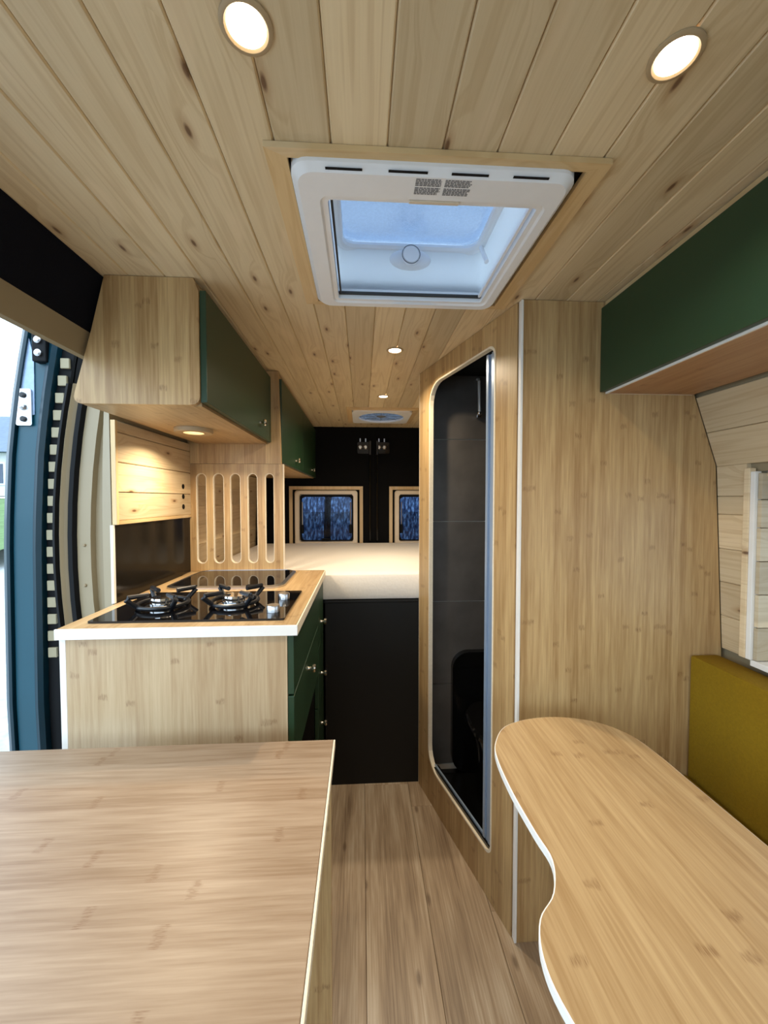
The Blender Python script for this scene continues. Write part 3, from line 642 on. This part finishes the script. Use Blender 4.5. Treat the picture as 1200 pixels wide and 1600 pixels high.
# splashback, cladding
obj('splashback', B(-0.752, -0.7465, 1.225, 1.744, 0.9965, 1.232), 'splash', label='glossy black splashback panel behind the hob', category='splashback')
cl = thing('wall_cladding', (-0.75, 1.48, 1.233), 'pine plank panel on the wall between splashback and wall cabinet', 'wall panel')
for a, b in ((1.246, 1.332), (1.334, 1.424), (1.426, 1.516), (1.518, 1.551)):
    bm = bmesh.new(); e = 0.002
    sec = [(-0.753, a), (-0.744, a), (-0.742, a+e), (-0.742, b-e), (-0.744, b), (-0.753, b)]
    loft(bm, [[(x, 1.238, z) for x, z in sec], [(x, 1.744, z) for x, z in sec]], cap0=True, cap1=True); obj('plank', bm, 'pine_wall', cl)
obj('edge_trim', B(-0.754, -0.740, 1.226, 1.2375, 1.234, 1.551, bev=0.001), 'pine_trim', cl)
obj('edge_trim', B(-0.754, -0.740, 1.238, 1.744, 1.234, 1.2455, bev=0.001), 'pine_trim', cl)
obj('side_strip', B(-0.7535, -0.746, 1.214, 1.2245, 0.9965, 1.2335), 'white_edge', label='thin white upright strip beside the black splashback', category='edge strip')
for zz, w_ in ((1.365, 'top'), (1.323, 'middle'), (1.281, 'lowest')):
    sk_ = obj('cable_grommet', lathe(bmesh.new(), [(0.010, 0), (0.010, 0.002), (0.007, 0.003)], (-0.7418, 1.672, zz), 'X', 18), 'rubber', label='%s of three black round switches on the pine planks' % w_, category='switch', group='black wall switches')

# slotted divider between kitchen and bed
sd = thing('slotted_divider', (-0.55, 1.75, 0.9955), 'bamboo partition with five upright slots at the end of the worktop', 'partition')
Yd0, Yd1 = 1.7445, 1.7595
Yp = 1.7445
slots = []
for p0, p1, q0, q1 in ((313, 329, 316, 331), (338, 355, 341, 357), (363.5, 380, 366.5, 381.5), (389.5, 405.5, 392.5, 407), (416, 430.5, 418.5, 431.5)):
    xs = [((p-565)/F)*Yp*1.003 for p in ((p0+q0)/2, (p1+q1)/2)]
    slots.append(rrect(xs[0], xs[1], 1.030, 1.425, (xs[1]-xs[0])/2-0.0005, 6))
outer = [(-0.752, 0.9965), (-0.346, 0.9965), (-0.346, 1.466), (-0.752, 1.466)]
spn = obj('slotted_panel', plate(outer, [s[::-1] for s in slots], lambda x, z: (x, Yd0, z), lambda x, z: (x, Yd1, z)), 'bam_z', sd)
for s in slots:
    cx = sum(p[0] for p in s)/len(s); cz = sum(p[1] for p in s)/len(s)
    inn = [(cx+(x-cx)*0.90, cz+(z-cz)*0.99) for x, z in s]
    obj('slot_edge', loft(bmesh.new(), [[(x, Yd0-0.0006, z) for x, z in s], [(x, Yd1, z) for x, z in s], [(x, Yd1, z) for x, z in inn], [(x, Yd0-0.0006, z) for x, z in inn]], wrap=True), 'ply_edge', spn)
obj('edge_strip', B(-0.3455, -0.342, Yd0, Yd1, 0.9965, 1.466), 'ply_edge', sd)
obj('upper_board', plate([(-0.752, 1.467), (-0.352, 1.467), (-0.362, 1.870), (-0.66, 1.870), (-0.70, 1.72), (-0.752, 1.58)], [], lambda x, z: (x, Yd0, z), lambda x, z: (x, Yd1, z)), 'bam_z', sd)

# wall cabinet above the hob
wc = thing('wall_cabinet', (-0.56, 1.39, 1.552), 'bamboo wall cabinet with green door hanging over the hob', 'cabinet')
side = [(-0.640, 1.8705), (-0.674, 1.735), (-0.7175, 1.579), (-0.7195, 1.570), (-0.7175, 1.561), (-0.711, 1.5545), (-0.700, 1.5525), (-0.434, 1.5525), (-0.424, 1.5545), (-0.416, 1.560), (-0.4125, 1.567), (-0.4115, 1.575), (-0.4115, 1.838), (-0.424, 1.8705)]
obj('side_panel', plate(side, [], lambda x, z: (x, 1.030, z), lambda x, z: (x, 1.046, z)), 'bam_z', wc)
obj('bottom_panel', B(-0.706, -0.413, 1.0465, 1.7435, 1.5525, 1.568), 'bam_y', wc)
obj('top_rail', B(-0.440, -0.424, 1.0465, 1.7435, 1.845, 1.8705), 'bam_y', wc)
obj('back_panel', plate([(-0.640, 1.868), (-0.720, 1.570), (-0.728, 1.570), (-0.648, 1.868)], [], lambda x, z: (x, 1.0465, z), lambda x, z: (x, 1.7435, z)), 'bam_y', wc)
dd = obj('door', B(-0.4105, -0.3945, 1.034, 1.742, 1.560, 1.842, bev=0.0015), 'green_dark', wc); knob(dd, -0.3945, 1.56, 1.612)
# puck lamp under it
pk = downlight(-0.575, 1.385, 1.5525, 'white puck lamp shining under the bamboo wall cabinet', r=0.030, rt=0.062, drop=0.014, power=2.6, group=None)

# rear wall cabinet over the bed
rc = thing('wall_cabinet', (-0.5, 2.4, 1.472), 'far green-doored wall cabinet above the bed, behind the slotted partition', 'cabinet')
obj('bottom_panel', B(-0.762, -0.368, 1.7605, 3.03, 1.472, 1.487), 'bam_y', rc)
obj('top_rail', B(-0.385, -0.368, 1.7605, 3.03, 1.845, 1.8705), 'bam_y', rc)
for a, b, ky in ((1.763, 2.385, 2.13), (2.389, 3.03, 2.80)):
    f = obj('door', B(-0.3675, -0.3515, a, b, 1.476, 1.842, bev=0.0015), 'green_dark', rc); knob(f, -0.3515, ky, 1.520)

# ================================================================== BED
bb = thing('bed_base', (0.15, 2.4, 0), 'black panelled bed platform across the rear of the van', 'bed base')
obj('front_panel', B(-0.1655, 0.262, 1.762, 1.778, 0.0, 0.842), 'black', bb)
obj('top_rail', B(-0.1655, 0.262, 1.760, 1.785, 0.8425, 0.853, bev=0.002), 'black', bb)
obj('platform', B(-0.80, 1.06, 1.786, 3.05, 0.835, 0.853), 'black', bb)
obj('side_panel', B(-0.795, -0.78, 1.80, 3.04, 0.0, 0.834), 'black', bb)
obj('side_panel', B(1.03, 1.045, 1.80, 3.04, 0.0, 0.834), 'black', bb)
bm = bmesh.new()
Lm = [(-0.160, 1.766), (1.048, 1.766), (1.048, 3.035), (-0.792, 3.035), (-0.792, 1.766)]
def inset(pts, r): return rrect(-0.788+r, 1.046-r, 1.764+r, 3.036-r, 0.03, 4)
lv = [(0.022, 0.8535), (0.006, 0.858), (0.0, 0.872), (0.0, 0.955), (0.006, 0.968), (0.022, 0.974), (0.06, 0.977)]
loft(bm, [[(x, y, z) for x, y in inset(Lm, r)] for r, z in lv], cap0=True, cap1=True)
obj('mattress', bm, 'mattress', smooth=True, label='thick off-white mattress on the rear bed platform', category='mattress')

# ================================================================== SHOWER CUBICLE
A_ = Vector((0.449, 1.088)); B_ = Vector((0.261, 1.750)); D_ = (B_-A_).normalized(); N_ = Vector((D_.y, -D_.x))   # N_ points into the cubicle (+x)
if N_.x < 0: N_ = -N_
SL = (B_-A_).length
sc = thing('shower_cubicle', (0.70, 1.42, 0), 'bamboo shower cubicle with rounded open doorway and white corner strip', 'shower cubicle')
zt = CEIL-0.0015
obj('end_wall', plate([(0.455, 0.001), (1.083, 0.001), (1.0672, 0.85), (1.0342, 1.4105), (0.9632, 1.6125), (0.914, zt), (0.455, zt)], [], lambda x, z: (x, 1.088, z), lambda x, z: (x, 1.104, z)), 'bam_z', sc)
obj('corner_strip', B(0.4475, 0.4545, 1.0865, 1.104, 0.001, zt, bev=0.001), 'white_edge', sc)
def wp(s, z, dep=0.0): q = A_+D_*s+N_*dep; return (q.x, q.y, z)
hole = []
def arc(cx, cz, r, a0, a1, n=6): return [(cx+r*math.cos(math.radians(a0+(a1-a0)*i/n)), cz+r*math.sin(math.radians(a0+(a1-a0)*i/n))) for i in range(n+1)]
h0, h1, hz0, hz1 = 0.120, 0.590, 0.150, 1.796
hole = arc(h0+0.035, hz1-0.035, 0.035, 180, 90)+arc(h1-0.085, hz1-0.085, 0.085, 90, 0)+arc(h1-0.085, hz0+0.085, 0.085, 0, -90)+arc(h0+0.035, hz0+0.035, 0.035, -90, -180)
def rot_mat(): return bamboo('bamboo_cubicle', 'Z', 'Y')
M['bam_c'] = rot_mat()
fw = obj('door_wall', plate([(0.018, 0.001), (SL, 0.001), (SL, zt), (0.018, zt)], [hole], lambda s, z: wp(s, z, 0), lambda s, z: wp(s, z, 0.016)), 'bam_c', sc)
hc = ((h0+h1)/2, (hz0+hz1)/2)
inn = [(p[0]+(0.006 if p[0] < hc[0] else -0.006), p[1]+(0.006 if p[1] < hc[1] else -0.006)) for p in hole]
obj('opening_edge', loft(bmesh.new(), [[wp(*p, -0.0012) for p in hole], [wp(*p, 0.0165) for p in hole], [wp(*p, 0.0165) for p in inn], [wp(*p, -0.0012) for p in inn]], wrap=True), 'ply_edge', fw)
obj('far_edge', plate([(SL+0.0005, 0.001), (SL+0.004, 0.001), (SL+0.004, zt), (SL+0.0005, zt)], [], lambda s, z: wp(s, z, 0), lambda s, z: wp(s, z, 0.016)), 'ply_edge', sc)
# aluminium door track on the near side of the opening, bottom track
for s0, s1, d0, d1, mt in ((0.127, 0.146, 0.004, 0.016, 'alu'), (0.147, 0.164, 0.010, 0.022, 'alu'), (0.165, 0.176, 0.004, 0.016, 'alu')):
    obj('door_track', plate([(s0, hz0+0.03), (s1, hz0+0.03), (s1, hz1-0.02), (s0, hz1-0.02)], [], lambda s, z: wp(s, z, d0), lambda s, z: wp(s, z, d1)), mt, sc)
obj('sill_track', plate([(0.14, hz0+0.008), (0.55, hz0+0.008), (0.55, hz0+0.020), (0.14, hz0+0.020)], [], lambda s, z: wp(s, z, 0.006), lambda s, z: wp(s, z, 0.03)), 'black_gloss', sc)
obj('sill_track', plate([(0.14, hz0+0.0205), (0.55, hz0+0.0205), (0.55, hz0+0.028), (0.14, hz0+0.028)], [], lambda s, z: wp(s, z, 0.012), lambda s, z: wp(s, z, 0.018)), 'alu', sc)
# inside: tray, rear and side backing, tiles
obj('shower_tray', plate([(0.485, 1.106), (1.045, 1.106), (1.045, 1.733), (0.312, 1.733)], [], lambda x, y: (x, y, 0.02), lambda x, y: (x, y, 0.075)), 'black_gloss', sc)
rb = obj('rear_wall', B(0.285, 1.045, 1.742, 1.756, 0.001, zt-0.01), 'grout', sc)
me = None
rows_z = [0.10, 0.471, 0.849, 1.212, 1.579, 1.866]
for a, b in zip(rows_z, rows_z[1:]):
    for x0_, x1_ in ((0.290, 0.665), (0.668, 1.040)):
        obj('tile', B(x0_, x1_, 1.7345, 1.7415, a+0.0015, b-0.0015, bev=0.001), 'tile', rb)
sb = obj('side_wall', plate([(1.06, 0.001), (1.05, 0.85), (1.018, 1.409), (0.950, 1.610), (0.905, zt), (0.90, zt), (0.944, 1.610), (1.012, 1.409), (1.044, 0.85), (1.054, 0.001)], [], lambda x, z: (x, 1.106, z), lambda x, z: (x, 1.733, z)), 'tile', sc)
obj('inner_lining', B(0.47, 1.04, 1.1045, 1.110, 0.08, zt-0.01) if False else plate([(0.47, 0.08), (1.02, 0.08), (1.0, 1.40), (0.93, 1.6), (0.88, zt-0.01), (0.47, zt-0.01)], [], lambda x, z: (x, 1.1045, z), lambda x, z: (x, 1.110, z)), 'tile', sc)
obj('inner_ceiling', plate([(0.455, 1.112), (0.885, 1.112), (0.885, 1.733), (0.290, 1.733)], [], lambda x, y: (x, y, 1.8605), lambda x, y: (x, y, 1.8695)), 'black', sc)
# black cassette toilet and chrome handle inside
tl = thing('toilet', (0.62, 1.60, 0.076), 'glossy black toilet with rounded back inside the dark shower', 'toilet')
obj('tank', loft(bmesh.new(), [[(x, y, z) for x, z in rrect(0.405, 0.76, 0.077, 0.628, 0.075, 6)] for y in (1.733, 1.70)], cap0=True, cap1=True), 'black_gloss', tl, smooth=True)
obj('bowl', loft(bmesh.new(), [[(0.585+(x-0.585)*k, 1.53+(y-1.53)*k, z) for x, y in rrect(0.44, 0.73, 1.36, 1.698, 0.12, 6)] for k, z in ((0.72, 0.077), (0.75, 0.20), (0.95, 0.36), (1.0, 0.39))], cap0=True, cap1=True), 'black_gloss', tl, smooth=True)
obj('lid', loft(bmesh.new(), [[(0.585+(x-0.585)*k, 1.53+(y-1.53)*k, z) for x, y in rrect(0.435, 0.735, 1.355, 1.698, 0.125, 6)] for k, z in ((1.0, 0.391), (1.0, 0.405), (0.96, 0.413))], cap0=True, cap1=True), 'black_gloss', tl, smooth=True)
hd = thing('grab_handle', (0.515, 1.72, 1.64), 'slim upright chrome handle inside the shower near its ceiling', 'handle')
obj('bar', tube(bmesh.new(), [(0.517, 1.7300, 1.845), (0.517, 1.716, 1.842), (0.517, 1.708, 1.83), (0.518, 1.706, 1.75), (0.519, 1.706, 1.695)], [0.007, 0.007, 0.007, 0.0065, 0.006], 10), 'bright', hd, smooth=True)
obj('knob', lathe(bmesh.new(), [(0.006, 0), (0.012, 0.006), (0.012, 0.014), (0.005, 0.018)], (0.519, 1.706, 1.698), '-Z', 16), 'chrome', hd, smooth=True)
obj('bracket', B(0.509, 0.529, 1.707, 1.7300, 1.672, 1.684, bev=0.002), 'chrome', hd)

# ================================================================== OVERHEAD LOCKER, right
lk = thing('overhead_locker', (0.8, 0.3, 1.606), 'long green overhead locker with bamboo underside on the right wall', 'locker')
obj('front_door', B(0.6785, 0.6945, -0.9, 1.086, 1.6165, 1.852, bev=0.0015), 'green', lk)
obj('light_gap_rail', B(0.690, 0.706, -0.9, 1.086, 1.853, 1.8705), 'pine_trim', lk)
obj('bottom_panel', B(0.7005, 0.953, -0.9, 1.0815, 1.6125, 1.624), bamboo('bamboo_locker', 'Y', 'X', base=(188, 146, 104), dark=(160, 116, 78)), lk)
obj('edge_strip', B(0.695, 0.700, -0.9, 1.086, 1.612, 1.6245), 'white_edge', lk)
obj('edge_strip', B(0.7005, 0.953, 1.082, 1.086, 1.612, 1.6245), 'ply_edge', lk)

# ================================================================== BENCH
bn = thing('bench', (0.82, 0.4, 0), 'low bamboo bench box along the right wall under the mustard cushions', 'bench')
obj('front_panel', B(0.60, 0.616, -0.5, 1.085, 0.0, 0.395), 'bam_zy', bn)
obj('top_panel', B(0.60, 1.062, -0.5, 1.085, 0.3955, 0.41), 'bam_y', bn)
obj('end_panel', B(0.6165, 1.062, -0.5, -0.484, 0.0, 0.395), 'bam_z', bn)
obj('seat_cushion', B(0.585, 0.958, -0.5, 1.083, 0.4105, 0.50, bev=0.014), 'mustard', smooth=True, label='mustard fabric seat cushion lying on the bench under the kidney table', category='cushion')
cs = thing('back_cushion', (1.01, 0.3, 0.411), 'mustard fabric backrest cushion standing against the right wall', 'cushion')
obj('pad', B(0.966, 1.052, -0.5, 1.084, 0.4115, 0.854, bev=0.010), 'mustard', cs, smooth=True)

# ================================================================== KIDNEY TABLE
TZ = 0.74
def catmull(P, n=8):
    out = []
    N = len(P)
    for i in range(N):
        p0, p1, p2, p3 = [Vector(P[(i+k) % N]) for k in (-1, 0, 1, 2)]
        for j in range(n):
            t = j/n
            out.append(tuple(0.5*((2*p1)+(-p0+p2)*t+(2*p0-5*p1+4*p2-p3)*t*t+(-p0+3*p1-3*p2+p3)*t**3)))
    return out
ctrl = [(0.315, 0.884), (0.299, 0.828), (0.294, 0.733), (0.298, 0.64), (0.302, 0.585), (0.279, 0.534), (0.243, 0.50), (0.226, 0.455), (0.230, 0.40), (0.262, 0.30), (0.34, 0.20), (0.46, 0.14), (0.58, 0.16), (0.655, 0.25),
        (0.668, 0.40), (0.667, 0.60), (0.664, 0.74), (0.662, 0.82), (0.650, 0.892), (0.606, 0.948), (0.527, 0.978), (0.440, 0.976), (0.361, 0.946)]
kid = catmull(ctrl, 5)
kt = thing('kidney_table', (0.46, 0.55, 0.001), 'kidney-shaped bamboo table with white edge beside the bench', 'table')
obj('table_top', plate(kid, [], lambda x, y: (x, y, TZ), lambda x, y: (x, y, TZ-0.016)), 'bam_y', kt)
cxk, cyk = 0.47, 0.58
def off(P, d):
    out = []; N = len(P)
    for i in range(N):
        t = (Vector(P[(i+1) % N])-Vector(P[i-1])).normalized(); n = Vector((-t.y, t.x)); out.append(tuple(Vector(P[i])-n*d))
    return out
area = sum(kid[i][0]*kid[(i+1) % len(kid)][1]-kid[(i+1) % len(kid)][0]*kid[i][1] for i in range(len(kid)))
ko = off(kid, 0.0018 if area > 0 else -0.0018)
obj('edge_band', loft(bmesh.new(), [L(kid, TZ), L(ko, TZ-0.001), L(ko, TZ-0.015), L(kid, TZ-0.016)], wrap=True), 'white_edge', kt, smooth=True)
obj('leg', lathe(bmesh.new(), [(0.11, 0), (0.11, 0.006), (0.03, 0.012), (0.03, 0.70), (0.07, 0.706), (0.07, 0.7225)], (0.46, 0.33, 0.001), 'Z', 28), 'steel', kt, smooth=True)

# ================================================================== LEFT TABLE
tt = thing('dining_table', (-0.45, 0.5, 0.001), 'large rectangular bamboo table in the left foreground', 'table')
obj('table_top', B(-0.88, -0.0685, 0.0, 0.917, TZ-0.018, TZ, bev=0.0012), 'bam_x', tt)
obj('edge_band', B(-0.068, -0.0635, 0.0, 0.917, TZ-0.018, TZ-0.0002, bev=0.0012), 'ply_edge', tt)
obj('leg_panel', B(-0.60, -0.0725, 0.893, 0.909, 0.001, TZ-0.0185), 'bam_z', tt)
obj('leg_panel', B(-0.60, -0.0725, 0.02, 0.036, 0.001, TZ-0.0185), 'bam_z', tt)

# ================================================================== FRONT CLOSING WALL (behind the camera)
obj('wall_front', plate([(-0.75, -0.04), (1.10, -0.04), (1.10, CEIL), (-0.75, CEIL)], [rrect(-0.68, 1.02, 0.90, 1.80, 0.12)[::-1]], lambda x, z: (x, -1.55, z), lambda x, z: (x, -1.501, z)), 'duct', kind='structure', label='front end of the van with windscreen opening behind the viewer')

# ================================================================== OUTSIDE
obj('ground', plate([(-60, -40), (60, -40), (60, 60), (-60, 60)], [], lambda x, y: (x, y, -0.70), lambda x, y: (x, y, -0.62)), 'gravel', kind='structure', label='pale wet gravel yard outside the van')
bm = bmesh.new(); grid = []
for j in range(13):
    row = []
    for i in range(13):
        x = -44+34*i/12; y = 9+20*j/12
        h = 2.0*min(1, max(0, (j/12)*2.2))
        row.append((x, y, -0.63+h+0.08*math.sin(i*1.7+j)))
    grid.append(row)
loft(bm, grid, closed=False)
obj('lawn', bm, 'grass', kind='stuff', label='green lawn bank rising beyond the gravel yard', category='lawn')
hs = thing('house', (-21, 22, 1.46), 'distant white house with slate gable roof seen past the open door', 'house')
obj('wall', B(-26, -16, 20, 27, 1.46, 3.6), 'house_wall', hs)
obj('roof', loft(bmesh.new(), [[(-26.6, 19.4, 3.55), (-26.6, 23.5, 6.0), (-26.6, 27.6, 3.55)], [(-15.4, 19.4, 3.55), (-15.4, 23.5, 6.0), (-15.4, 27.6, 3.55)]], cap0=True, cap1=True), 'house_roof', hs)
for x0_ in (-24.5, -21.5, -18.3):
    wi = obj('window', B(x0_, x0_+1.1, 19.93, 20.0, 2.0, 3.1), 'white_plastic', hs); obj('pane', B(x0_+0.08, x0_+1.02, 19.9, 19.925, 2.08, 3.02), 'house_glass', wi)
def tree(x, y, h, label, seed):
    rnd = random.Random(seed); t = thing('bare_tree', (x, y, -0.62), label, 'tree', 'trees behind the van')
    obj('trunk', tube(bmesh.new(), [(x, y, -0.62), (x+0.05, y, h*0.3), (x-0.06, y+0.1, h*0.65), (x+0.04, y, h)], [0.16, 0.13, 0.09, 0.03], 10), 'bark', t, smooth=True)
    for k in range(9):
        z = h*rnd.uniform(0.22, 0.9); a = rnd.uniform(0, 6.28); l = rnd.uniform(0.7, 1.6)
        obj('branch', tube(bmesh.new(), [(x, y, z), (x+l*0.5*math.cos(a), y+l*0.5*math.sin(a), z+l*0.25), (x+l*math.cos(a), y+l*math.sin(a), z+l*0.7)], [0.05, 0.035, 0.012], 6), 'bark', t, smooth=True)
for i, (x, y, h, lab) in enumerate(((-4.6, 15.0, 5.5, 'wet bare tree outside, seen through the left part of the left rear window'), (-1.5, 17.0, 5.0, 'wet bare tree outside, seen through the middle of the left rear window'), (2.9, 16.5, 6.0, 'wet bare tree outside, seen through the right rear window'))): tree(x, y, h, lab, i)
